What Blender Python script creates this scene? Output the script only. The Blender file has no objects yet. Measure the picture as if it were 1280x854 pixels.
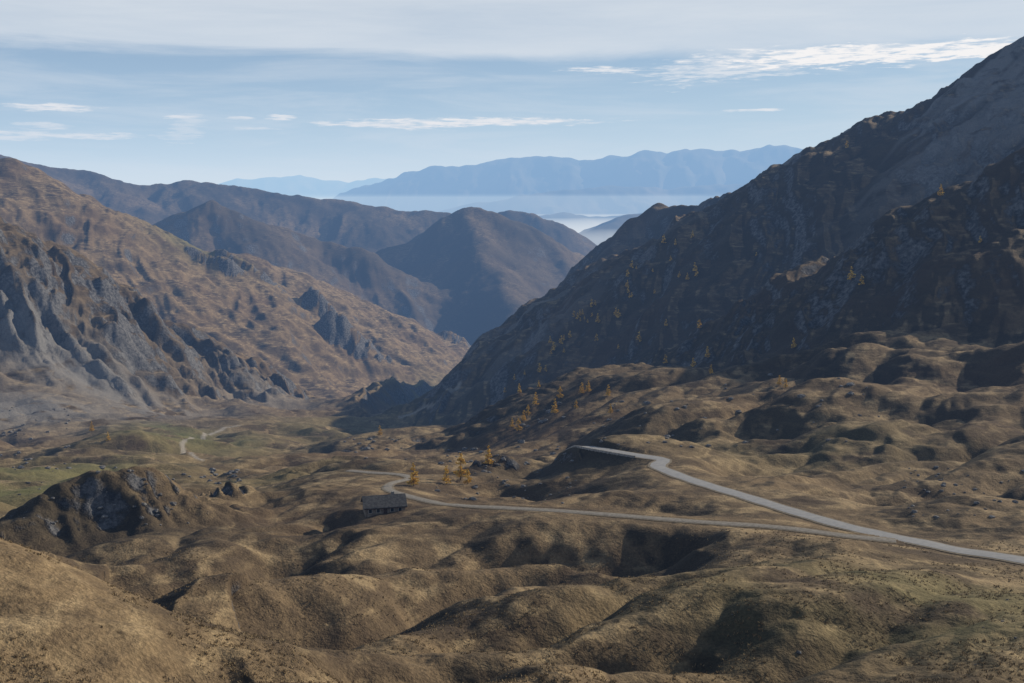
import bpy, math, random
import numpy as np
from mathutils import Vector
rng = np.random.default_rng(7)
random.seed(7)

# ------------------------------------------------------------------ survey helper
FPX = 1372.0
TH = math.radians(7.35)
CT, ST = math.cos(TH), math.sin(TH)
def ray(px, py):
    xc = (px-640)/FPX; yc = (427-py)/FPX
    Y = CT+yc*ST; Z = -ST+yc*CT
    return xc/Y, Z/Y
def P(px, py, D):
    u, w = ray(px, py)
    return (u*D, D, w*D)

# ------------------------------------------------------------------ noise
perm = np.concatenate([rng.permutation(256)]*2).astype(np.int32)
ang = rng.random(256)*2*np.pi
GX, GY = np.cos(ang).astype(np.float32), np.sin(ang).astype(np.float32)
def perlin(x, y, seed=0):
    x = x+seed*37.31; y = y+seed*91.77
    xi = np.floor(x).astype(np.int32); yi = np.floor(y).astype(np.int32)
    xf = (x-xi).astype(np.float32); yf = (y-yi).astype(np.float32)
    u = xf*xf*xf*(xf*(xf*6-15)+10); v = yf*yf*yf*(yf*(yf*6-15)+10)
    xa = xi & 255; xb = (xi+1) & 255; ya = yi & 255; yb = (yi+1) & 255
    def g(a, b, fx, fy):
        h = perm[(perm[a]+b)]
        return GX[h]*fx+GY[h]*fy
    n00 = g(xa, ya, xf, yf); n10 = g(xb, ya, xf-1, yf)
    n01 = g(xa, yb, xf, yf-1); n11 = g(xb, yb, xf-1, yf-1)
    a = n00+u*(n10-n00); b = n01+u*(n11-n01)
    return (a+v*(b-a))*1.5
def ridged(x, y, o=4, seed=0):
    t = 0; a = 0.55
    for i in range(o):
        t = t+a*(1-2*np.abs(perlin(x*2**i, y*2**i, seed+i)))
        a *= 0.5
    return t
def sst(a, b, t):
    t = np.clip((t-a)/(b-a), 0, 1)
    return t*t*(3-2*t)

# ------------------------------------------------------------------ roads
R_MAIN = [(1430,722,195),(1280,700,215),(1200,688,228),(1150,678,240),(1085,665,255),(1020,648,272),(930,620,300),
          (850,595,335),(822,583,352),(829,575,363),(800,570,370),(765,564,378),(742,559,385),(728,556,396),(716,558,410)]
R_LOW = [(1120,676,241),(1060,669,244),(1000,662,250),(950,657,255),(900,654,259),(830,649,265),(760,643,272),(700,639,278),
         (640,635,284),(595,632,290),(565,631,299),(545,629,310),(525,624,318),(500,617,328),(485,611,338),(490,604,352),
         (512,598,366),(500,593,378),(465,591,388),(435,588,398)]

# ------------------------------------------------------------------ control heights
C = []
def col(px, lst):
    for py, D in lst: C.append((px, py, D))
col(-150, [(854,90),(740,108),(600,128),(690,165),(660,220),(650,280),(600,420),(560,700),(500,950),(440,1100)])
col(0, [(854,95),(760,108),(665,130),(700,182),(685,225),(665,285),(605,420),(575,620),(555,780),(520,920),(470,1060),(420,1160)])
col(80, [(695,205),(682,255)])
col(130, [(722,130),(750,162)])
col(150, [(854,98),(800,108),(704,197),(688,225),(668,258),(648,290),(612,345),(600,430),(575,600),(550,800),(533,950),(500,1150),(470,1300)])
col(250, [(770,134),(788,152)])
col(300, [(854,100),(820,113),(785,136),(794,150),(745,172),(705,200),(664,235),(640,275),(616,325),(600,380),(595,440),(572,600),(548,800),(530,1000),(513,1250),(500,1450)])
col(390, [(803,142),(802,154)])
col(400, [(854,104),(750,172),(715,195),(690,220),(655,262),(625,310),(605,350),(590,400),(570,600),(545,850),(523,1150),(508,1400)])
col(480, [(854,106),(800,130),(765,158),(772,175),(735,186),(700,215),(668,250),(644,290),(627,312),(580,450),(560,600),(540,850),(520,1150),(505,1450)])
col(600, [(854,108),(780,138),(722,178),(726,194),(700,208),(665,242),(645,270),(628,320),(605,380),(590,430),(575,500),(558,600),(545,720),(535,900),(530,1100)])
col(680, [(854,109),(640,268),(615,335),(600,390),(585,430),(560,500),(530,590),(505,670)])
col(760, [(854,110),(760,145),(702,188),(705,203),(670,236),(620,310),(597,340),(590,360),(548,430),(525,500),(500,600),(480,700),(505,830)])
col(900, [(854,112),(780,138),(697,188),(698,203),(678,230),(634,285),(590,345),(560,410),(530,480),(500,580),(475,690),(492,790)])
col(1050, [(854,115),(800,132),(748,160),(705,200),(632,290),(590,340),(545,410),(500,480),(470,550),(433,620),(462,715)])
col(1200, [(854,118),(802,135),(752,165),(722,198),(655,270),(620,310),(570,370),(520,440),(480,500),(450,550),(429,600),(460,700)])
col(1310, [(854,120),(792,138),(742,185),(660,260),(600,330),(540,400),(490,470),(450,530),(431,580),(455,670)])
col(1450, [(854,120),(790,138),(670,255),(600,330),(540,400),(490,470),(450,530),(430,580),(450,660)])
for p in R_MAIN[:-1]+R_LOW: C.append(p)
cu, cv, cw = [], [], []
for px, py, D in C:
    u, w = ray(px, py); cu.append(u); cv.append(math.log(D)); cw.append(w)
for D, z in [(1500,-295),(1800,-355),(2300,-425),(3200,-480),(4500,-560),(6500,-720),(9500,-950)]:
    for px in (-200, 150, 480, 760, 1050, 1430):
        if D < 1700 and px < 400: continue
        u, _ = ray(px, 400)
        cu.append(u); cv.append(math.log(D)); cw.append(z/D)
for px in (-200, 150):
    u, _ = ray(px, 400); cu.append(u); cv.append(math.log(1550)); cw.append(-265/1550)
cu = np.array(cu); cv = np.array(cv); cw = np.array(cw)
def phi(r2): return 0.5*r2*np.log(r2+1e-12)
n = len(cu)
K = phi((cu[:,None]-cu[None])**2+(cv[:,None]-cv[None])**2)+np.eye(n)*1e-4
Pm = np.stack([np.ones(n), cu, cv], 1)
A = np.block([[K, Pm], [Pm.T, np.zeros((3,3))]])
sol = np.linalg.solve(A, np.concatenate([cw, np.zeros(3)]))
def tps(u, v):
    out = sol[n]+sol[n+1]*u+sol[n+2]*v
    for i in range(n):
        out += sol[i]*phi((u-cu[i])**2+(v-cv[i])**2)
    return out
# gullies: (points, depth, width)
GUL = [
 ([(-120,700,165),(0,705,172),(130,742,168),(250,782,158),(340,800,152),(400,812,148)], 12, 12),
 ([(230,745,176),(330,752,172),(420,745,184),(520,722,205),(620,708,216),(740,692,222),(850,682,230)], 15, 13),
 ([(60,705,200),(150,712,200),(250,705,212),(350,682,238),(440,668,258)], 15, 13),
 ([(500,690,228),(600,672,240),(700,668,243),(820,668,242),(900,672,238)], 8, 9),
 ([(430,840,124),(540,822,128),(650,800,133),(760,785,138),(880,765,146),(980,752,155)], 8, 9),
 ([(700,848,114),(830,822,122),(950,800,130),(1080,775,142),(1180,755,152)], 6.5, 7),
 ([(430,812,142),(520,780,150),(600,758,158),(680,743,165),(780,730,173),(880,722,180),(1000,712,190)], 8, 8),
 ([(150,830,104),(250,838,106),(340,842,110)], 2.5, 5),
 ([(640,590,440),(720,560,450),(800,540,455),(880,520,480)], 11, 15),
 ([(860,585,350),(960,575,365),(1080,560,390),(1200,552,405),(1300,560,400)], 8, 13),
 ([(900,535,470),(1000,520,460),(1120,505,470),(1250,510,450)], 9, 17),
 ([(960,490,560),(1080,478,560),(1200,470,540),(1300,480,500)], 8, 19),
 ([(960,610,315),(1060,612,312),(1180,605,325),(1290,615,310)], 4.5, 9),
 ([(300,650,262),(380,640,285),(430,628,305)], 6, 8),
 ([(200,640,290),(300,622,320),(380,612,340)], 4.5, 8),
]
GP = [([P(*q) for q in g[0]], g[1], g[2]) for g in GUL]
def base_h(x, y):
    D = np.maximum(y, 60.0)
    u = np.clip(x/D, -0.9, 0.9)
    z = tps(u, np.log(D))*D
    zn = -1.9-0.485*np.maximum(y, 0)-0.06*np.abs(x)+0.15*np.minimum(y, 0)
    return zn+(z-zn)*sst(60, 100, y)
def gullies(x, y):
    out = np.zeros(x.shape)
    xw = x+7*perlin(x/32, y/32, 201)+2.2*perlin(x/9, y/9, 203); yw = y+7*perlin(x/32, y/32, 202)+2.2*perlin(x/9, y/9, 204)
    for pts, dep, wd in GP:
        ya = [p[1] for p in pts]
        m = (y > min(ya)-60) & (y < max(ya)+60)
        if not m.any(): continue
        xm, ym = xw[m], yw[m]
        bd = np.full(xm.shape, 1e9); bt = np.zeros(xm.shape)
        for i, (a, b) in enumerate(zip(pts[:-1], pts[1:])):
            dx, dy = b[0]-a[0], b[1]-a[1]
            t = np.clip(((xm-a[0])*dx+(ym-a[1])*dy)/(dx*dx+dy*dy), 0, 1)
            d = np.hypot(xm-a[0]-t*dx, ym-a[1]-t*dy)
            mm = d < bd
            bd = np.where(mm, d, bd); bt = np.where(mm, (i+t)/(len(pts)-1), bt)
        g = np.exp(-(bd/wd)**1.5)*np.clip(4*bt, 0, 1)*np.clip(4*(1-bt), 0, 1)
        out[m] -= dep*g
    return out
# river-cut valley between the two big mountains
VAL = [P(*q) for q in [(488,524,1230),(500,519,1330),(530,508,1600),(560,491,1950),(588,469,2350),(612,446,2900),(600,436,3500)]]
def valley_cap(x, y, z):
    m = (y > 1150) & (y < 3600)
    if not m.any(): return z
    xm, ym = x[m], y[m]
    xm = xm+14*perlin(xm/90, ym/90, 611)
    bd = np.full(xm.shape, 1e9); bz = np.zeros(xm.shape)
    for a, b in zip(VAL[:-1], VAL[1:]):
        dx, dy = b[0]-a[0], b[1]-a[1]
        t = np.clip(((xm-a[0])*dx+(ym-a[1])*dy)/(dx*dx+dy*dy), 0, 1)
        d = np.hypot(xm-a[0]-t*dx, ym-a[1]-t*dy)
        mm = d < bd
        bd = np.where(mm, d, bd); bz = np.where(mm, a[2]+t*(b[2]-a[2]), bz)
    cap = bz+.04*bd+1.25*np.maximum(bd-28, 0)+4*perlin(xm/40, ym/40, 612)
    z[m] = np.minimum(z[m], cap)
    return z

# (points, slope, crest radius, blend, rib amp, rib wavelength, rockiness)
RIDGES = [
 ([(1560,180,1150),(1400,60,1240),(1280,53,1350),(1215,90,1420),(1150,128,1480),(1100,158,1540),(1050,188,1600),(1000,215,1660),(960,236,1720),(900,249,1800),(870,261,1850),(825,260,1920),(797,274,1900),(760,310,1830),(700,361,1720),(640,407,1590),(600,454,1510),(560,501,1420),(530,532,1350)], .58, 12, 14, 18, 95, .38),
 ([(1500,260,760),(1390,215,790),(1280,190,800),(1230,207,830),(1180,230,850),(1120,287,880),(1060,345,890),(990,398,895),(930,443,900),(880,470,900)], .66, 6, 12, 12, 50, .40),
 ([(1450,290,690),(1280,282,710),(1220,320,730),(1150,372,750),(1060,425,760)], .6, 8, 12, 6, 40, .28),
 ([(640,520,640),(690,487,690),(730,464,720),(790,460,740),(850,470,760),(900,478,780)], .62, 16, 8, 5, 30, .45),
 ([(-60,690,250),(20,640,268),(60,608,282),(90,594,286),(120,583,290),(180,575,296),(225,596,300),(245,614,304)], .62, 2, 3, 3.0, 15, .48),
 ([(250,604,332),(268,596,335),(285,592,337),(305,597,340)], .8, 1.5, 2, 1.2, 7, .8),
 ([(350,596,420),(365,583,425),(380,590,430)], .6, 3, 3, 1.2, 9, .6),
 ([(560,608,395),(590,590,400),(630,574,410),(670,576,425),(700,568,440)], .75, 4, 4, 2.5, 12, .75),
 ([(437,572,640),(452,548,655),(480,544,670),(540,539,700),(600,543,720)], .6, 7, 5, 3, 25, .7),
 ([(770,548,450),(800,541,460),(850,520,480),(900,505,520)], .5, 10, 6, 2, 20, .4),
 ([(70,572,640),(110,548,680),(150,538,700),(190,548,715),(225,568,720)], .5, 18, 8, 2, 30, .1),
 ([(230,548,900),(290,530,950),(370,536,980),(430,545,1000)], .4, 18, 8, 2, 40, .1),
 ([(-120,225,1220),(-50,255,1260),(0,277,1300),(30,292,1320),(60,307,1340),(100,317,1370),(130,341,1390),(170,372,1420),(215,397,1460),(250,412,1500),(290,430,1550),(330,455,1580),(360,486,1600),(400,508,1620)], .82, 4, 18, 38, 78, .50),
 ([(-200,150,2200),(-60,190,2350),(0,200,2400),(40,221,2450),(100,246,2520),(150,268,2580),(200,291,2640),(250,311,2700),(300,314,2760),(350,330,2820),(400,355,2900),(450,375,2950),(500,401,3000),(560,420,3000),(612,432,3000)], .50, 15, 40, 28, 170, .22),
 ([(120,300,3700),(195,291,3800),(228,264,3850),(262,248,3900),(290,260,3900),(330,279,3950),(400,303,4000),(455,312,4000)], .62, 14, 40, 20, 200, .4),
 ([(-150,150,5100),(20,200,5200),(70,210,5300),(110,215,5350),(150,229,5400),(190,231,5450),(235,225,5500),(290,232,5500),(350,244,5500),(430,250,5500),(500,262,5500),(560,266,5500),(640,290,5500)], .42, 30, 60, 28, 330, .2),
 ([(400,372,4200),(440,338,4300),(480,311,4400),(530,293,4500),(560,271,4550),(590,262,4600),(620,267,4600),(660,283,4600),(700,301,4600),(745,326,4550),(800,352,4500)], .66, 16, 40, 14, 230, .2),
 ([(590,262,4600),(598,300,4300),(620,350,3950),(650,400,3600)], .7, 60, 40, 12, 200, .2),
 ([(600,275,6000),(640,263,6000),(665,265,6000),(690,276,6000),(715,290,6000),(745,312,6000)], .6, 20, 40, 20, 300, .3),
]
STEEP_BACK = {0: 1.05}
SEG_S = {0: [.55,.55,.55,.55,.58,.62,.67,.77,.9,.95,.95,.82,.72,.70,.68,.68,.68,.68]}
RPTS = [[P(*p) for p in r[0]] for r in RIDGES]
FAR = [
 ([(300,330,8500),(680,318,8800),(720,296,9200),(750,284,9500),(790,270,9800),(850,262,10000)], .4, 30, 60, 50, 500, 0),
 ([(560,290,15500),(640,278,15000),(675,269,15000),(705,265,15200),(735,271,15500),(800,266,15500),(900,262,15500)], .35, 40, 90, 80, 900, 0),
 ([(380,262,26000),(430,243,26000),(470,228,25500),(520,213,25000),(548,206,25000),(575,209,25000),(600,204,25000),(640,197,25000),(690,193,25000),(722,200,25000),(745,196,25000),(790,193,25000),(803,185,25000),(835,190,25000),(860,184,25000),(900,188,25000),(935,187,25000),(965,180,25000),(1000,185,25000),(1040,188,25000),(1150,200,25000),(1300,190,25000)], .5, 25, 150, 220, 1200, 0),
 ([(560,262,20000),(640,246,20000),(700,238,20500),(760,232,21000),(830,236,21500),(900,231,21500),(1100,222,21000)], .38, 50, 150, 200, 1300, 0),
 ([(120,236,46000),(262,232,46000),(300,224,46000),(340,222,46000),(370,218,46000),(400,224,46000),(430,228,46000),(460,223,46000),(495,222,46000),(560,220,46000)], .4, 100, 200, 300, 2600, 0),
]
def ridge_surf(x, y, pts, s, r, sb=None, segs=None):
    best = np.full(x.shape, -1e9); bd = np.zeros(x.shape)
    for i, (a, b) in enumerate(zip(pts[:-1], pts[1:])):
        dx, dy, dz = b[0]-a[0], b[1]-a[1], b[2]-a[2]
        t = np.clip(((x-a[0])*dx+(y-a[1])*dy)/(dx*dx+dy*dy), 0, 1)
        ox = x-a[0]-t*dx; oy = y-a[1]-t*dy
        d = np.hypot(ox, oy)
        if sb is None: sl = s
        else:
            s1 = segs[i]+(segs[min(i+1, len(segs)-1)]-segs[i])*t
            cr = (dx*oy-dy*ox)/math.hypot(dx, dy)/np.maximum(d, 1e-3)
            sl = sb+(s1-sb)*sst(-.5, .5, cr)
        z = a[2]+t*dz-sl*(np.sqrt(d*d+r*r)-r)
        m = z > best
        best = np.where(m, z, best); bd = np.where(m, d, bd)
    return best, bd
def apply_ridges(x, y, z, ridges, allpts, back={}, segs={}):
    rock = np.zeros(x.shape); mtn = np.zeros(x.shape)
    for i, (rd, pts) in enumerate(zip(ridges, allpts)):
        _, s, r, k, ra, lam, rk = rd
        pa = np.array(pts)
        zmax = pa[:,2].max(); reach = min((zmax-pa[:,2].min()+500+0.03*pa[:,1].max())/s, 40000)
        if pa[:,1].max() < 1000: reach = 420
        if s > .88 and pa[:,1].min() > 1500: reach = 250
        m = (y > pa[:,1].min()-reach) & (y < pa[:,1].max()+reach)
        if not m.any(): continue
        xm, ym, zm = x[m], y[m], z[m]
        wl = lam*0.9; wa = lam*0.14
        xw = xm+wa*perlin(xm/wl, ym/wl, 11+i); yw = ym+wa*perlin(xm/wl, ym/wl, 41+i)
        rz, d = ridge_surf(xw, yw, pts, s, r, back.get(i), segs.get(i))
        ex, ey = pa[-1,0]-pa[0,0], pa[-1,1]-pa[0,1]
        L = math.hypot(ex, ey); ex /= L; ey /= L
        al = xw*ex+yw*ey; dn = -xw*ey+yw*ex
        al = al+lam*0.3*perlin(xm/(lam*1.6), ym/(lam*1.6), 71+i)
        rib = ridged(al/lam, dn/(lam*4.5), 5, 5+i)
        rz = rz-ra*(0.55-rib)*(0.15+0.85*sst(0, lam*1.2, d))
        rz = rz+min(ra*0.2, 4+.002*pa[:,1].max())*perlin(xm/(lam*.22), ym/(lam*.22), 90+i)
        df = rz-zm
        w = sst(-k, k*1.5, df)
        hh_ = np.maximum(1.6*k-np.abs(df), 0)
        z[m] = np.maximum(rz, zm)+hh_*hh_/(1.6*k)*.25
        st = perlin(al/(lam*.42), dn/(lam*3.6), 130+i)+.7*perlin(al/(lam*.16), dn/(lam*2.4), 160+i)
        rock[m] = rock[m]*(1-w)+rk*w*np.clip(.72+1.25*st, 0, 1.9)
        mtn[m] = np.maximum(mtn[m], w)
    return z, rock, mtn

# ------------------------------------------------------------------ road centre lines
def catmull(pts, step=3.0):
    pts = [np.array(p, float) for p in pts]
    pts = [2*pts[0]-pts[1]]+pts+[2*pts[-1]-pts[-2]]
    out = []
    for i in range(1, len(pts)-2):
        p0, p1, p2, p3 = pts[i-1:i+3]
        m = max(2, int(np.linalg.norm(p2-p1)/step))
        for j in range(m):
            t = j/m
            out.append(0.5*((2*p1)+(-p0+p2)*t+(2*p0-5*p1+4*p2-p3)*t*t+(-p0+3*p1-3*p2+p3)*t**3))
    out.append(pts[-2])
    return np.array(out)
def road_line(lst):
    xy = catmull([P(*p)[:2] for p in lst])
    zz = base_h(xy[:,0], xy[:,1])
    for _ in range(6):
        zz[1:-1] = (zz[:-2]+zz[1:-1]*2+zz[2:])/4
    return np.column_stack([xy, zz])
LMAIN = road_line(R_MAIN); LLOW = road_line(R_LOW)
LROADS = [(LMAIN, 2.7), (LLOW, 1.5)]
wallx = (P(812,570,366)[0], P(725,556,398)[0])
def road_info(x, y):
    bd = np.full(x.shape, 1e3); bz = np.zeros(x.shape)
    for L, hw in LROADS:
        for a, b in zip(L[:-1], L[1:]):
            dx, dy = b[0]-a[0], b[1]-a[1]
            t = np.clip(((x-a[0])*dx+(y-a[1])*dy)/(dx*dx+dy*dy+1e-9), 0, 1)
            d = np.hypot(x-a[0]-t*dx, y-a[1]-t*dy)-hw
            m = d < bd
            bd = np.where(m, d, bd); bz = np.where(m, a[2]+t*(b[2]-a[2]), bz)
    return bd, bz

c25, s25 = math.cos(math.radians(32)), math.sin(math.radians(32))
def H(x, y):
    x = np.asarray(x, float); y = np.asarray(y, float)
    z = base_h(x, y)
    rd = np.full(x.shape, 1e3); rz = np.zeros(x.shape)
    m = (y > 150) & (y < 450) & (x > -140) & (x < 190)
    if m.any():
        a, b = road_info(x[m], y[m]); rd[m] = a; rz[m] = b
    z, rock, mtn = apply_ridges(x, y, z, RIDGES, RPTS, STEEP_BACK, SEG_S)
    D = np.maximum(y, 40)
    keep = 0.05+0.95*sst(1, 16, rd); keepw = sst(3, 42, rd)
    m = y < 700
    z[m] += gullies(x[m], y[m])*sst(2, 20, rd[m])
    ax = (x*c25+y*s25)/2.8; ay = -x*s25+y*c25
    nz = np.zeros(x.shape)
    soft = 1-.35*mtn
    nearf = sst(420, 250, y)
    for lam, kind, g_ in ((300,0,1),(120,0,1),(66,1,1.25),(24,1,.9),(10,1,.8),(3.6,2,1),(1.5,2,1)):
        if lam >= 120: amp = np.minimum(.05*lam, .0125*D)*sst(150, 900, D)*soft
        elif kind == 1: amp = np.minimum(.11*lam, .025*D)*(soft+0.6*rock)*g_
        else: amp = np.minimum(.06*lam, .0125*D)*(1+1.0*rock)
        if lam == 24: amp = amp*(1-.22*nearf)
        if lam == 10: amp = amp*(1-.4*nearf)
        if lam < 20: amp = amp*sst(0.0028, 0.0055, lam/(D+150))
        if kind == 0: v = perlin(x/lam, y/lam, 3+int(lam))
        elif kind == 1:
            wx = perlin(x/lam, y/lam, 8)*.4
            v = np.abs(perlin(ax/lam+wx, ay/lam+wx, int(lam)))*1.8-.6
        else: v = perlin(x/lam, y/lam, int(lam*10))
        nz += amp*v*(keepw if lam >= 24 else keep)
    z = z+nz*sst(-20, 60, y)
    z = valley_cap(x, y, z)
    inw = (x > min(wallx)-1) & (x < max(wallx)) & (y > 355) & (y < 402)
    bw = np.where(inw, 1.2, 5.0)
    f = sst(0, 1, (rd-0.9)/bw)
    z = np.where(rd < 50, (rz-0.12)*(1-f)+z*f, z)
    return z, rock

def Hfar(x, y):
    z = np.interp(y, [8000, 12000, 90000], [-860, -1150, -1250])
    z, rock, _ = apply_ridges(x, y, z, FAR, [[P(*p) for p in r[0]] for r in FAR])
    z += 25*perlin(x/900, y/900, 2)
    return z, rock

def hit(pxs, pys, dmin=90, dmax=3500):
    pxs = np.asarray(pxs, float); pys = np.asarray(pys, float)
    Ds = np.geomspace(dmin, dmax, 800)
    uw = np.array([ray(a, b) for a, b in zip(pxs, pys)])
    x = uw[:,0:1]*Ds; y = np.broadcast_to(Ds, x.shape); zr = uw[:,1:2]*Ds
    hz = H(x.ravel(), y.ravel())[0].reshape(x.shape)
    below = zr <= hz
    out = []
    for i in range(len(pxs)):
        k = np.argmax(below[i])
        out.append((x[i,k], Ds[k], hz[i,k]) if below[i,k] else None)
    return out
# rocky knolls standing on the far left slope
KN = [(392,386,46,26,1.2),(418,420,55,48,.95),(560,424,26,30,.9),(240,322,30,60,.9),(275,326,24,50,.9)]
for (a, b, hgt, hw_, s_), h_ in zip(KN, hit([k[0] for k in KN], [k[1] for k in KN], 400, 3600)):
    if not h_: continue
    x0, y0, z0 = h_
    sc_ = y0/2600
    RIDGES.append(([], s_, 4, 6, 9, 30, 1.0))
    RPTS.append([(x0-hw_*sc_, y0+5, z0+hgt*.35*sc_), (x0-hw_*.2*sc_, y0+8, z0+hgt*sc_), (x0+hw_*.3*sc_, y0+8, z0+hgt*.85*sc_), (x0+hw_*1.1*sc_, y0+5, z0+hgt*.2*sc_)])

# ------------------------------------------------------------------ mesh helpers
def mesh_np(name, co, faces, mat=None, smooth=False, mats=None, midx=None):
    me = bpy.data.meshes.new(name)
    co = np.asarray(co, np.float32); faces = np.asarray(faces, np.int32)
    k = faces.shape[1]
    me.vertices.add(len(co)); me.vertices.foreach_set("co", co.ravel())
    me.loops.add(faces.size); me.loops.foreach_set("vertex_index", faces.ravel())
    me.polygons.add(len(faces))
    me.polygons.foreach_set("loop_start", np.arange(0, faces.size, k, dtype=np.int32))
    if mats:
        for m_ in mats: me.materials.append(m_)
        me.polygons.foreach_set("material_index", np.asarray(midx, np.int32))
    elif mat: me.materials.append(mat)
    me.update(calc_edges=True)
    me.polygons.foreach_set("use_smooth", np.full(len(faces), smooth))
    me.validate()
    return me
def add(name, me, parent=None):
    ob = bpy.data.objects.new(name, me)
    bpy.context.scene.collection.objects.link(ob)
    if parent: ob.parent = parent
    return ob
def grid_mesh(name, us, ys, apex, fn, mat):
    U, Y = np.meshgrid(us, ys)
    X = U*(Y+apex)
    z, rock = fn(X.ravel(), Y.ravel())
    co = np.column_stack([X.ravel(), Y.ravel(), z])
    nr, nc = U.shape
    idx = np.arange(nr*nc).reshape(nr, nc)
    f = np.stack([idx[:-1,:-1], idx[:-1,1:], idx[1:,1:], idx[1:,:-1]], -1).reshape(-1, 4)
    me = mesh_np(name, co, f, mat, True)
    return me, co, rock

# ------------------------------------------------------------------ node helper
class N:
    def __init__(s, tree): s.t = tree; s.n = tree.nodes; s.l = tree.links
    def new(s, typ, **kw):
        nd = s.n.new(typ)
        for k, v in kw.items(): setattr(nd, k, v)
        return nd
    def set(s, sock, v):
        if isinstance(v, bpy.types.NodeSocket): s.l.new(v, sock)
        else: sock.default_value = v
    def M(s, op, a, b=None, c=None, clamp=False):
        nd = s.new('ShaderNodeMath', operation=op, use_clamp=clamp)
        s.set(nd.inputs[0], a)
        if b is not None: s.set(nd.inputs[1], b)
        if c is not None: s.set(nd.inputs[2], c)
        return nd.outputs[0]
    def ss(s, v, a, b, lo=0.0, hi=1.0):
        nd = s.new('ShaderNodeMapRange', interpolation_type='SMOOTHSTEP')
        s.set(nd.inputs[0], v); nd.inputs[1].default_value = a; nd.inputs[2].default_value = b
        nd.inputs[3].default_value = lo; nd.inputs[4].default_value = hi
        return nd.outputs[0]
    def noise(s, vec, scale, detail=6, rough=.55, dist=0.0):
        nd = s.new('ShaderNodeTexNoise')
        s.set(nd.inputs['Vector'], vec)
        nd.inputs['Scale'].default_value = scale; nd.inputs['Detail'].default_value = detail
        nd.inputs['Roughness'].default_value = rough; nd.inputs['Distortion'].default_value = dist
        return nd.outputs['Fac']
    def mix(s, f, a, b, bt='MIX'):
        nd = s.new('ShaderNodeMix', data_type='RGBA', blend_type=bt)
        s.set(nd.inputs[0], f)
        s.set(nd.inputs[6], a if isinstance(a, bpy.types.NodeSocket) else (*a, 1))
        s.set(nd.inputs[7], b if isinstance(b, bpy.types.NodeSocket) else (*b, 1))
        return nd.outputs[2]
    def mapping(s, vec, scale=(1,1,1), rot=(0,0,0)):
        nd = s.new('ShaderNodeMapping')
        s.set(nd.inputs[0], vec); nd.inputs['Scale'].default_value = scale; nd.inputs['Rotation'].default_value = rot
        return nd.outputs[0]
def new_mat(name):
    m = bpy.data.materials.new(name); m.use_nodes = True
    m.node_tree.nodes.clear()
    h = N(m.node_tree)
    out = h.new('ShaderNodeOutputMaterial')
    bs = h.new('ShaderNodeBsdfPrincipled')
    bs.inputs['Roughness'].default_value = .95
    bs.inputs['Specular IOR Level'].default_value = .1
    h.l.new(bs.outputs[0], out.inputs[0])
    return m, h, bs
def simple_mat(name, c1, c2, scale, rough=.9, bump=0, bscale=None):
    m, h, bs = new_mat(name)
    pos = h.new('ShaderNodeTexCoord').outputs['Object']
    f = h.noise(pos, scale, 4, .6)
    h.l.new(h.mix(h.ss(f, .3, .7), c1, c2), bs.inputs['Base Color'])
    bs.inputs['Roughness'].default_value = rough
    if bump:
        b = h.new('ShaderNodeBump'); b.inputs['Distance'].default_value = bump
        h.l.new(h.noise(pos, bscale or scale*3, 4, .6), b.inputs['Height'])
        h.l.new(b.outputs[0], bs.inputs['Normal'])
    return m

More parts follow.
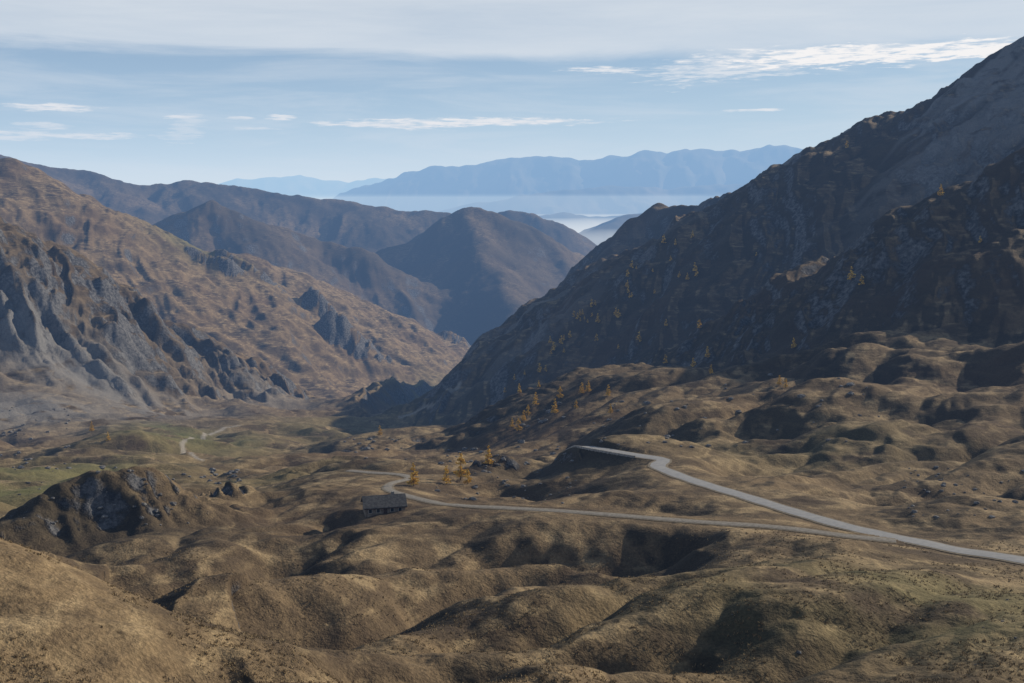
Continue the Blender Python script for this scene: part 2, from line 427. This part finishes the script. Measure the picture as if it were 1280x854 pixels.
# ------------------------------------------------------------------ terrain material
def terrain_material():
    m, h, bs = new_mat("alpine_ground")
    geo = h.new('ShaderNodeNewGeometry')
    pos = geo.outputs['Position']
    sep = h.new('ShaderNodeSeparateXYZ'); h.l.new(geo.outputs['Normal'], sep.inputs[0])
    nzv = sep.outputs[2]; nx = sep.outputs[0]
    at = lambda nm: h.new('ShaderNodeAttribute', attribute_name=nm).outputs['Fac']
    rockA, green, scree, heath_shade_a, track = at('rockm'), at('green'), at('scree'), at('heath'), at('track')
    nL = h.noise(pos, .006, 3, .55)
    nM = h.noise(pos, .035, 6, .6, .3)
    nS = h.noise(pos, .3, 5, .68)
    nT = h.noise(pos, 1.9, 3, .7)
    nC = h.noise(h.mapping(pos, (.07, .07, .38)), 1.0, 4, .6, .4)
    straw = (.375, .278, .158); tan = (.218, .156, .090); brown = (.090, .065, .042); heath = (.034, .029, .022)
    c = h.mix(h.ss(nM, .36, .63), brown, tan)
    c = h.mix(h.M('MULTIPLY', h.ss(nC, .46, .66), h.ss(nzv, .72, .95, .1, .85)), c, straw)
    c = h.mix(h.M('MULTIPLY', h.ss(nS, .50, .68), .55), c, brown)
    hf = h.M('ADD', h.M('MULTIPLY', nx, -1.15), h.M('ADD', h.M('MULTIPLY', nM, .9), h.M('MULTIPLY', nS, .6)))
    c = h.mix(h.M('MULTIPLY', h.ss(hf, .74, 1.12), .8), c, heath)  # dark tone on slopes turned from the sun: shade put into the colour
    rust = h.mix(nT, (.12, .073, .041), (.075, .048, .031))
    c = h.mix(h.M('MULTIPLY', h.ss(nL, .48, .66), .4), c, rust)
    c = h.mix(h.M('MULTIPLY', heath_shade_a, h.ss(nM, .3, .6, .75, 1.0)), c, (.045, .037, .028))  # heath plus mountain shade, both mixed into the base colour
    gcol = h.mix(nS, (.09, .105, .038), (.20, .175, .08))
    gm = h.M('MULTIPLY', green, h.ss(nM, .32, .55), clamp=True)
    c = h.mix(gm, c, gcol)
    rc = h.mix(h.ss(nS, .35, .68), (.042, .042, .046), (.16, .158, .162))
    rf = h.M('ADD', h.M('MULTIPLY', h.M('SUBTRACT', .90, nzv), 1.8),
             h.M('ADD', h.M('MULTIPLY', rockA, .9), h.M('ADD', h.M('MULTIPLY', h.M('SUBTRACT', nM, .5), .8), h.M('MULTIPLY', h.M('SUBTRACT', nS, .5), .5))))
    rmask = h.ss(rf, .52, .86)
    c = h.mix(rmask, c, rc)
    sm = h.M('MULTIPLY', scree, h.ss(nM, .32, .5), clamp=True)
    sc = h.mix(nT, (.13, .127, .127), (.27, .265, .26))
    c = h.mix(sm, c, sc)
    c = h.mix(h.M('MULTIPLY', track, .85, clamp=True), c, (.34, .31, .27))
    mot = h.mix(h.ss(nT, .3, .75), (.68, .68, .68), (1.22, 1.22, 1.22))
    c = h.mix(1.0, c, mot, 'MULTIPLY')
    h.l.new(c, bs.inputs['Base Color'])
    b1 = h.new('ShaderNodeBump'); b1.inputs['Distance'].default_value = 3.4; b1.inputs['Strength'].default_value = .78
    hb = h.M('ADD', h.M('MULTIPLY', nM, h.M('ADD', .42, h.M('MULTIPLY', rmask, 1.2))), h.M('MULTIPLY', nS, .32))
    hb = h.M('ADD', hb, h.M('MULTIPLY', nT, .08))
    h.l.new(hb, b1.inputs['Height'])
    h.l.new(b1.outputs[0], bs.inputs['Normal'])
    return m
MT = terrain_material()

ys = np.concatenate([np.linspace(-120, 58, 28), np.geomspace(60, 8900, 1380)])
us = np.linspace(-.62, .62, 1000)
me, co, rock = grid_mesh("terrain", us, ys, 150, H, MT)
X, Y, Z = co.T
def blob(lst):
    g = np.zeros(len(X))
    for px, py, D, rx, ry, a in lst:
        p = P(px, py, D)
        g = np.maximum(g, a*np.exp(-((X-p[0])/rx)**2-((Y-p[1])/ry)**2))
    return g
green = blob([(20,610,400,50,100,1),(60,590,500,60,110,.9),(235,555,780,60,90,1.1),(215,545,850,40,60,1.2),(430,535,1000,90,200,.5),(530,500,1900,60,400,.8),
              (260,378,2500,110,120,1),(1180,735,165,45,30,.55),(1270,760,150,30,25,.5),(330,590,430,40,60,.35),(1000,530,420,80,50,.25)])
scree = blob([(20,515,940,130,120,.9),(200,520,1080,90,130,.8),(100,490,1120,140,70,.9),(330,505,1350,80,130,.6)])
a1 = X*(-.547)+Y*.837; a2 = X*.837+Y*.547
ch = perlin(a1/80, a2/600, 301)+.7*perlin(a1/26, a2/300, 302)+.5*perlin(a1/11, a2/150, 303)
scree = np.maximum(scree, sst(.0, .6, ch)*1.0*np.exp(-(((X-430)*.837+(Y-1370)*.547)/200)**2-(((X-430)*-.547+(Y-1370)*.837)/400)**2)*(Z > -150))
scree = np.maximum(scree, sst(.0, .4, ch)*.55*np.exp(-((X-10)/100)**2-((Y-1330)/220)**2))
heath_shade_m = np.maximum(sst(3250, 3800, Y)*.88, .32*sst(600, 700, Y)*sst(-60, 60, X)*(Y < 2100)*sst(1.0, .1, scree*1.6))  # shade painted on far and right-hand mountains as a darker ground colour
heath_shade_m = heath_shade_m*np.clip(.8+.6*perlin(X/240, Y/240, 404), 0, 1.1)
heath_shade_m = np.maximum(heath_shade_m, blob([(700,515,670,60,45,.7),(640,600,402,32,22,.7),(790,500,640,60,30,.4),(90,645,272,46,22,.9)]))
heath_shade_m = np.maximum(heath_shade_m, .35*sst(-250, -420, X)*sst(1000, 1150, Y)*(Y < 1700)*(Z > -215))
track = np.zeros(len(X))
for pl in ([(300,532),(283,534),(262,543),(240,548),(228,556),(238,566),(252,575)], [(500,523),(530,508),(562,492),(575,480),(556,470),(585,458)]):
    hp_ = [h_ for h_ in hit([p[0] for p in pl], [p[1] for p in pl], 300, 3500) if h_]
    for a, b in zip(hp_[:-1], hp_[1:]):
        if math.hypot(b[0]-a[0], b[1]-a[1]) > 500: continue
        m = (Y > min(a[1], b[1])-15) & (Y < max(a[1], b[1])+15)
        dx, dy = b[0]-a[0], b[1]-a[1]
        t = np.clip(((X[m]-a[0])*dx+(Y[m]-a[1])*dy)/(dx*dx+dy*dy+1e-6), 0, 1)
        d = np.hypot(X[m]-a[0]-t*dx, Y[m]-a[1]-t*dy)
        wd = max(1.3, a[1]*.0016)
        track[m] = np.maximum(track[m], sst(wd*1.6, wd*.7, d))
for nm, arr in (("rockm", rock), ("green", green), ("scree", scree), ("heath", heath_shade_m), ("track", track)):
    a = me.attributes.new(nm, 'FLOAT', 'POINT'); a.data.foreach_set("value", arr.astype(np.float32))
add("terrain", me)

mfar, hf, bf = new_mat("distant_rock")
pf = hf.new('ShaderNodeNewGeometry').outputs['Position']
hf.l.new(hf.mix(hf.ss(hf.noise(pf, .0012, 4, .65), .35, .65), (.04, .05, .045), (.09, .09, .08)), bf.inputs['Base Color'])
me2, _, _ = grid_mesh("distant_mountains", np.linspace(-.6, .6, 900), np.geomspace(8600, 90000, 420), 150, Hfar, mfar)
add("distant_mountains", me2)

# ------------------------------------------------------------------ roads
m_road = simple_mat("weathered_asphalt", (.26,.26,.265), (.33,.325,.32), .8, .85, .02, 6)
m_grav = simple_mat("gravel_track", (.19,.17,.145), (.29,.265,.23), 1.2, .95, .03, 5)
m_verge = simple_mat("gravel_verge", (.16,.13,.09), (.26,.22,.165), 1.5, .95, .05, 5)
def ribbon(name, L, hw, dz, mat, parent=None):
    t = np.gradient(L[:,:2], axis=0); t /= np.linalg.norm(t, axis=1)[:,None]
    nrm = np.column_stack([-t[:,1], t[:,0]])
    wob = hw*(1+0.05*np.sin(np.arange(len(L))*1.3))
    rows = []
    for k in (-1, -.5, 0, .5, 1):
        p = L[:,:2]+nrm*(wob*k)[:,None]
        rows.append(np.column_stack([p, L[:,2]+dz+0.05*(1-k*k)]))
    co = np.stack(rows, 1).reshape(-1, 3)
    idx = np.arange(len(L)*5).reshape(len(L), 5)
    f = np.stack([idx[:-1,:-1], idx[:-1,1:], idx[1:,1:], idx[1:,:-1]], -1).reshape(-1, 4)
    return add(name, mesh_np(name, co, f, mat, True), parent)
r1 = ribbon("mountain_road", LMAIN, 2.4, .06, m_road)
ribbon("verge", LMAIN, 3.2, .0, m_verge, r1)
r2 = ribbon("access_road", LLOW, 1.25, .03, m_grav)
ribbon("verge", LLOW, 1.9, -.03, m_verge, r2)

# retaining wall
m_stone = simple_mat("dry_stone", (.18,.17,.16), (.42,.40,.37), 1.6, .95, .15, 2.2)
seg = LMAIN[(LMAIN[:,0] < P(808,571,368)[0]) & (LMAIN[:,1] > 365)]
t = np.gradient(seg[:,:2], axis=0); t /= np.linalg.norm(t, axis=1)[:,None]
nr = np.column_stack([-t[:,1], t[:,0]])
sgn = np.where((nr*seg[:,:2]).sum(1) > 0, -1, 1)[:,None]
o1 = seg[:,:2]+nr*sgn*2.75; o2 = seg[:,:2]+nr*sgn*3.2; o3 = seg[:,:2]+nr*sgn*3.9
co_ = np.stack([np.column_stack([o1, seg[:,2]-1]), np.column_stack([o1, seg[:,2]+.55]), np.column_stack([o2, seg[:,2]+.55]), np.column_stack([o3, seg[:,2]-7])], 1).reshape(-1, 3)
idx = np.arange(len(seg)*4).reshape(len(seg), 4)
f = np.stack([idx[:-1,:-1], idx[:-1,1:], idx[1:,1:], idx[1:,:-1]], -1).reshape(-1, 4)
add("stone_retaining_wall", mesh_np("stone_retaining_wall", co_, f, m_stone))

# ------------------------------------------------------------------ hut
def boxm(name, lo, hi, mat, parent):
    x0,y0,z0 = lo; x1,y1,z1 = hi
    v = [(x0,y0,z0),(x1,y0,z0),(x1,y1,z0),(x0,y1,z0),(x0,y0,z1),(x1,y0,z1),(x1,y1,z1),(x0,y1,z1)]
    f = [(0,3,2,1),(4,5,6,7),(0,1,5,4),(1,2,6,5),(2,3,7,6),(3,0,4,7)]
    return add(name, mesh_np(name, v, f, mat), parent)
hp = hit([480], [641])[0]
hut = bpy.data.objects.new("stone_mountain_hut", None); bpy.context.scene.collection.objects.link(hut)
m_roof = simple_mat("slate_roof", (.06,.06,.062), (.12,.115,.11), 1.4, .8, .08, 4)
m_wall = simple_mat("hut_masonry", (.15,.12,.095), (.30,.26,.21), 1.8, .95, .1, 3)
m_wood = simple_mat("dark_wood", (.05,.03,.02), (.10,.06,.035), 3)
m_glass = simple_mat("window_glass", (.02,.025,.03), (.04,.045,.05), 1, .2)
m_trim = simple_mat("pale_trim", (.38,.36,.33), (.48,.46,.43), 3)
hl, hd, hh, rh = 5.6, 3.3, 2.5, 4.7
v = [(-hl,-hd,-2),(hl,-hd,-2),(hl,hd,-2),(-hl,hd,-2),(-hl,-hd,hh),(hl,-hd,hh),(hl,hd,hh),(-hl,hd,hh),(-hl,0,rh),(hl,0,rh)]
wm = bpy.data.meshes.new("walls"); wm.from_pydata(v, [], [(0,1,5,4),(2,3,7,6),(1,2,6,9,5),(3,0,4,8,7)]); wm.materials.append(m_wall)
add("walls", wm, hut)
def roof(name, s):
    e = .6; k = (rh-hh)/hd; yo = hd+e; zo = hh-e*k
    q = [(-hl-.5, s*yo, zo+.06),(hl+.5, s*yo, zo+.06),(hl+.5, 0, rh+.06),(-hl-.5, 0, rh+.06)]
    v = q+[(a,b,c+.2) for a,b,c in q]
    add(name, mesh_np(name, v, [(0,1,2,3),(4,5,6,7),(0,1,5,4),(1,2,6,5),(2,3,7,6),(3,0,4,7)], m_roof), hut)
roof("roof_front", -1); roof("roof_back", 1)
boxm("chimney", (2.2,.3,3.6), (3.0,1.1,5.6), m_stone, hut)
for i, xx in enumerate((-4.2,-2.0,1.9,4.1)):
    boxm(f"window_frame_{i}", (xx-.55,-hd-.06,.75), (xx+.55,-hd+.02,1.95), m_trim, hut)
    boxm(f"window_{i}", (xx-.42,-hd-.09,.88), (xx+.42,-hd-.05,1.82), m_glass, hut)
boxm("door", (-.5,-hd-.07,-.3), (.5,-hd+.02,1.95), m_wood, hut)
boxm("eave_board", (-hl-.45,-hd-.55,1.98), (hl+.45,-hd-.5,2.1), m_wood, hut)
boxm("gable_window", (-hl-.06,-.4,1.0), (-hl+.02,.4,2.0), m_glass, hut)
hut.location = (hp[0], hp[1], hp[2]+.1); hut.rotation_euler = (0, 0, math.radians(14))

# ------------------------------------------------------------------ larches
m_bark = simple_mat("larch_bark", (.06,.045,.035), (.12,.09,.07), 3)
def leafmat(name, a, b):
    m, h, bs = new_mat(name)
    g = h.new('ShaderNodeNewGeometry')
    h.l.new(h.mix(g.outputs['Random Per Island'], a, b), bs.inputs['Base Color'])
    return m
m_gold = leafmat("larch_needles_gold", (.50,.30,.05), (.82,.57,.13))
def larch(seed, nleaf=1300, Ht=9.0):
    r = np.random.default_rng(seed)
    V, Fc, MI = [], [], []
    def tube(a, b, ra, rb, k=6):
        a, b = np.array(a, float), np.array(b, float); d = (b-a)/np.linalg.norm(b-a)
        s = np.cross(d, [0.3,0.9,0.2]); s /= np.linalg.norm(s); q = np.cross(d, s); o = len(V)
        for c, rr in ((a, ra), (b, rb)):
            for i in range(k):
                t = 2*math.pi*i/k; V.append(c+rr*(math.cos(t)*s+math.sin(t)*q))
        for i in range(k): Fc.append((o+i, o+(i+1)%k, o+k+(i+1)%k, o+k+i)); MI.append(0)
    lean = r.normal(0, .15, 2)
    tops = [np.array([lean[0]*t*t, lean[1]*t*t, Ht*t-1.0*(t == 0)]) for t in np.linspace(0, 1, 6)]
    for i in range(5): tube(tops[i], tops[i+1], .2*(1-i/5)+.02, .2*(1-(i+1)/5)+.02)
    br = []
    for i in range(46):
        h_ = r.uniform(.13, .97); a = r.uniform(0, 2*math.pi)
        ln = (1-h_)**.75*Ht*.27*r.uniform(.55, 1.2)+.25
        st = np.array([lean[0]*h_*h_, lean[1]*h_*h_, Ht*h_]); e = st+np.array([math.cos(a)*ln, math.sin(a)*ln, -.12*ln+.2])
        tube(st, e, .045, .01, 4); br.append((st, e, ln))
    wts = np.array([b[2] for b in br]); wts /= wts.sum()
    for i in range(nleaf):
        st, e, ln = br[r.choice(len(br), p=wts)]
        p = st+(e-st)*r.uniform(.15, 1.05)+r.normal(0, .16, 3)
        s = r.uniform(.08, .19); a = r.normal(size=3); a /= np.linalg.norm(a); b = np.cross(a, r.normal(size=3)); b /= np.linalg.norm(b)
        o = len(V); V.extend([p-a*s*1.4, p+b*s, p+a*s*1.4, p-b*s]); Fc.append((o, o+1, o+2, o+3)); MI.append(1)
    return np.array(V), np.array(Fc), np.array(MI)
lm = []
for i in range(3):
    V_, F_, I_ = larch(20+i, 1700)
    lm.append(mesh_np(f"larch_mesh_{i}", V_, F_, mats=[m_bark, m_gold], midx=I_))
near = [(655,527),(648,540),(610,583),(763,518),(982,486),(974,484),(727,494),(585,606),(670,510),(517,608),(576,601),(693,519),(889,468),
        (558,606),(135,552),(115,540),(700,500),(640,535),(475,548),(660,520),(735,492),(760,497),(720,512)]
for i, (h_, (px, py)) in enumerate(zip(hit([p[0] for p in near], [p[1] for p in near]), near)):
    if not h_: continue
    ob = add("larch_tree", lm[i%3])
    s = random.uniform(.6, 1.1)*(.8 if i > 20 else 1)
    ob.location = (h_[0], h_[1], h_[2]-.2); ob.rotation_euler = (0, 0, random.uniform(0, 6)); ob.scale = (s, s, s)
pp = []
for _ in range(26):
    t = random.random()
    bx, by = 620+220*t, 475-190*t
    pp.append((bx+random.gauss(22, 14), by+abs(random.gauss(6, 26))))
for cx, cy, k in ((720,395,5),(790,365,5),(865,345,4),(840,410,2),(870,460,3),(1065,345,2),(1200,250,1),(1230,300,1),(930,345,1),(780,350,3),(690,430,4),(760,440,2),(990,430,2),(1080,200,1)):
    pp += [(cx+random.gauss(0,14), cy+random.gauss(0,9)) for _ in range(k)]
hs = hit([p[0] for p in pp], [p[1] for p in pp], 500, 2200)
fv, ff, fi = [], [], []; off = 0
base_l = [larch(50+i, 260, 9.0) for i in range(3)]
for k, h_ in enumerate(hs):
    if not h_: continue
    V_, F_, I_ = base_l[k%3]
    s = random.uniform(.45, 1.2); a = random.uniform(0, 6)
    R = np.array([[math.cos(a),-math.sin(a),0],[math.sin(a),math.cos(a),0],[0,0,1]])
    W = (V_@R.T)*s+np.array([h_[0], h_[1], h_[2]])
    lf = F_[I_ == 1]
    cen = W[lf].mean(1, keepdims=True)
    W[lf.ravel()] = (cen+(W[lf]-cen)*2.4).reshape(-1, 3)
    fv.append(W); ff.append(F_+off); fi.append(I_); off += len(W)
add("distant_larch_trees", mesh_np("distant_larch_trees", np.concatenate(fv), np.concatenate(ff), mats=[m_bark, m_gold], midx=np.concatenate(fi)))

# ------------------------------------------------------------------ boulders
bv, bfc = [], []; off = 0
import bmesh
bm = bmesh.new(); bmesh.ops.create_icosphere(bm, subdivisions=2, radius=1)
iv = np.array([v.co[:] for v in bm.verts]); ifc = np.array([[v.index for v in f.verts] for f in bm.faces]); bm.free()
reg = [(1130,1290,585,650,60),(20,240,585,660,50),(540,720,560,630,80),(0,90,510,590,50),(250,310,588,606,25),(900,1280,740,840,10),(430,520,545,575,20),(650,900,500,560,50),(900,1100,470,560,30)]
q = []
for a, b, c_, d, k in reg: q += [(random.uniform(a, b), random.uniform(c_, d)) for _ in range(k)]
for k, h_ in enumerate(hit([p[0] for p in q], [p[1] for p in q], 90, 1500)):
    if not h_: continue
    s = min(h_[1]/300, 2.2)*random.uniform(.12, .6)*random.uniform(.6, 1.5)
    fr = rng.normal(0, 1, 3)
    W = iv*(1+.3*np.sin(iv@rng.normal(0, 2, (3,3))+fr).mean(1, keepdims=True)+.12*rng.normal(size=(len(iv),1)))
    W = W*np.array([1.3, 1, .75])*s+np.array([h_[0], h_[1], h_[2]+.1*s])
    bv.append(W); bfc.append(ifc+off); off += len(iv)
m_boul = simple_mat("boulder_rock", (.09,.085,.085), (.24,.235,.23), .9, .95, .1, 3)
add("scattered_boulders", mesh_np("scattered_boulders", np.concatenate(bv), np.concatenate(bfc), m_boul))

# ------------------------------------------------------------------ grass tussocks on the near slopes
nS_ = 26000
y_ = 92*np.exp(rng.random(nS_)*math.log(250/92)); x_ = (rng.random(nS_)-.5)*1.02*y_
msk = perlin(x_/22, y_/22, 77)+.7*perlin(x_/6, y_/6, 78) > -.05
x_, y_ = x_[msk], y_[msk]
rdd, _ = road_info(x_, y_); ok = rdd > 2
x_, y_ = x_[ok], y_[ok]; z_ = H(x_, y_)[0]
nb = 7; M_ = len(x_)
ctr = np.stack([x_, y_, z_-.03], 1)[:,None,:]+rng.normal(size=(M_, nb, 3))*np.array([.16,.16,0])
sz = rng.uniform(.12, .28, (M_,1,1))
th = rng.random((M_, nb))*6.283
side = np.stack([np.cos(th), np.sin(th), th*0], -1)*sz*.3
tip = np.concatenate([rng.normal(size=(M_, nb, 2))*.5, np.ones((M_, nb, 1))], -1)*sz
V_ = np.stack([ctr-side, ctr+side, ctr+tip+side*.15, ctr+tip-side*.15], 2).reshape(-1, 3)
F_ = np.arange(len(V_)).reshape(-1, 4)
m_tus = leafmat("tussock_grass", (.16,.12,.072), (.36,.27,.15))
add("grass_tussocks", mesh_np("grass_tussocks", V_, F_, m_tus))

# ------------------------------------------------------------------ emissive haze volumes
def haze(name, lo, hi, sigma, lsat):
    m = bpy.data.materials.new(name); m.use_nodes = True; t = m.node_tree; t.nodes.clear()
    out = t.nodes.new('ShaderNodeOutputMaterial'); ab = t.nodes.new('ShaderNodeVolumeAbsorption'); em = t.nodes.new('ShaderNodeEmission'); ad = t.nodes.new('ShaderNodeAddShader')
    rho = max(sigma)*1.05
    ab.inputs['Color'].default_value = (*[1-s/rho for s in sigma], 1); ab.inputs['Density'].default_value = rho
    e = [s*l for s, l in zip(sigma, lsat)]; mx = max(e)
    em.inputs['Color'].default_value = (*[v/mx for v in e], 1); em.inputs['Strength'].default_value = mx  # volume glows: its emission stands in for light scattered by the haze
    t.links.new(ab.outputs[0], ad.inputs[0]); t.links.new(em.outputs[0], ad.inputs[1]); t.links.new(ad.outputs[0], out.inputs['Volume'])
    return add(name, mesh_np(name, [(lo[0],lo[1],lo[2]),(hi[0],lo[1],lo[2]),(hi[0],hi[1],lo[2]),(lo[0],hi[1],lo[2]),(lo[0],lo[1],hi[2]),(hi[0],lo[1],hi[2]),(hi[0],hi[1],hi[2]),(lo[0],hi[1],hi[2])],
            [(0,3,2,1),(4,5,6,7),(0,1,5,4),(1,2,6,5),(2,3,7,6),(3,0,4,7)], m))
haze("atmospheric_haze", (-9e4,-2e4,-4000), (9e4,1e5,1800), (1.95e-5,3.25e-5,5.6e-5), (.64,.73,.83))
haze("valley_mist", (-8.5e4,6800,-3900), (8.5e4,9.5e4,-240), (2.0e-4,2.1e-4,2.2e-4), (.88,.92,.95))
haze("upper_mist", (-8.2e4,9800,-3800), (8.2e4,9.2e4,60), (2.3e-5,2.7e-5,3.3e-5), (.72,.81,.89))

# ------------------------------------------------------------------ light and sky
SE, SA = math.radians(23.5), math.radians(57)
sv = Vector((math.cos(SE)*math.sin(SA), math.cos(SE)*math.cos(SA), math.sin(SE)))
sun = bpy.data.lights.new("sun", 'SUN'); sun.energy = 5.0; sun.angle = math.radians(.5); sun.color = (1, .94, .83)
so = bpy.data.objects.new("sun", sun); bpy.context.scene.collection.objects.link(so)
so.rotation_euler = sv.to_track_quat('Z', 'Y').to_euler(); so.location = (500, 300, 600)

w = bpy.data.worlds.new("World"); bpy.context.scene.world = w; w.use_nodes = True
w.node_tree.nodes.clear(); h = N(w.node_tree)
sky = h.new('ShaderNodeTexSky', sky_type='NISHITA'); sky.sun_disc = False
sky.sun_elevation = SE; sky.sun_rotation = SA; sky.altitude = 2300; sky.air_density = 1.0; sky.dust_density = .6; sky.ozone_density = 1.5
bg = h.new('ShaderNodeBackground'); bg.inputs[1].default_value = .062
h.l.new(sky.outputs[0], bg.inputs[0])
tc = h.new('ShaderNodeTexCoord').outputs['Generated']
sp = h.new('ShaderNodeSeparateXYZ'); h.l.new(tc, sp.inputs[0])
az = h.M('ARCTAN2', sp.outputs[0], sp.outputs[1]); el = h.M('ARCSINE', sp.outputs[2])
def azel(px, py):
    u, wv = ray(px, py); return math.atan(u), math.atan(wv/math.hypot(1, u))
cv1 = h.new('ShaderNodeCombineXYZ'); h.l.new(az, cv1.inputs[0]); h.l.new(h.M('MULTIPLY', el, 9.0), cv1.inputs[1])
n1 = h.noise(cv1.outputs[0], 4.0, 6, .62, .4)
n2 = h.noise(cv1.outputs[0], 17.0, 5, .65, .6)
n3 = h.noise(cv1.outputs[0], 45.0, 4, .65)
tot = None
for px, py, hwp, hhp, tilt, st in [(1080,70,215,13,.015,1.5),(1200,66,120,10,.0,1.8),(920,84,130,18,.05,.65),(755,88,65,4,0,.9),(590,153,190,6,.01,.95),(470,157,90,4,-.03,.8),(350,147,20,5,0,.8),
        (65,134,58,5,0,.8),(50,157,38,5,0,.5),(90,169,120,4,-.01,.6),(232,163,26,16,.3,.3),(225,147,24,3,0,.6),(300,148,18,3,0,.6),(320,162,35,2.5,0,.4),(945,138,45,2.5,0,.8),(20,172,40,4,0,.5)]:
    a0, e0 = azel(px, py)
    da = h.M('SUBTRACT', az, a0)
    dx = h.M('DIVIDE', da, hwp/FPX)
    ey = h.M('SUBTRACT', h.M('SUBTRACT', el, e0), h.M('MULTIPLY', da, tilt))
    ey = h.M('ADD', ey, h.M('MULTIPLY', h.M('SUBTRACT', n2, .5), 3.5*hhp/FPX))
    dy = h.M('DIVIDE', ey, hhp/FPX)
    mm = h.M('SUBTRACT', 1.0, h.M('ADD', h.M('MULTIPLY', dx, dx), h.M('MULTIPLY', dy, dy)))
    mm = h.M('MULTIPLY', h.ss(h.M('ADD', mm, h.M('MULTIPLY', h.M('SUBTRACT', n3, .5), 3.6)), 0, 1.3), st)
    tot = mm if tot is None else h.M('MAXIMUM', tot, mm)
e78 = azel(640, 78)[1]
ve = h.M('ADD', el, h.M('MULTIPLY', h.M('SUBTRACT', n1, .5), .03))
veil = h.M('MULTIPLY', h.ss(ve, e78-.005, e78+.012), h.M('ADD', .44, h.M('MULTIPLY', n1, .65)))
thin = h.M('ADD', .08, h.M('MULTIPLY', h.ss(n1, .42, .68), .3))
soft = h.M('MULTIPLY', h.M('MAXIMUM', veil, thin), h.ss(el, .20, .50, 1.0, .12))
bgv = h.new('ShaderNodeBackground'); bgv.inputs[0].default_value = (.70, .75, .79, 1); bgv.inputs[1].default_value = 1
bgc = h.new('ShaderNodeBackground'); bgc.inputs[0].default_value = (1, 1, .99, 1); bgc.inputs[1].default_value = 1
mx = h.new('ShaderNodeMixShader'); h.l.new(soft, mx.inputs[0]); h.l.new(bg.outputs[0], mx.inputs[1]); h.l.new(bgv.outputs[0], mx.inputs[2])
mx2 = h.new('ShaderNodeMixShader'); h.l.new(h.M('MULTIPLY', tot, .9, clamp=True), mx2.inputs[0]); h.l.new(mx.outputs[0], mx2.inputs[1]); h.l.new(bgc.outputs[0], mx2.inputs[2])
wo = h.new('ShaderNodeOutputWorld'); h.l.new(mx2.outputs[0], wo.inputs[0])

# ------------------------------------------------------------------ camera
cam = bpy.data.cameras.new("camera"); cam.lens = 18/math.tan(math.atan(640/FPX)); cam.sensor_width = 36
cam.clip_start = .5; cam.clip_end = 250000
cob = bpy.data.objects.new("camera", cam); bpy.context.scene.collection.objects.link(cob)
cob.location = (0, 0, 0); cob.rotation_euler = (math.radians(90)-TH, 0, 0)
sc = bpy.context.scene; sc.camera = cob
sc.view_settings.view_transform = 'Standard'; sc.view_settings.look = 'None'; sc.view_settings.exposure = 0
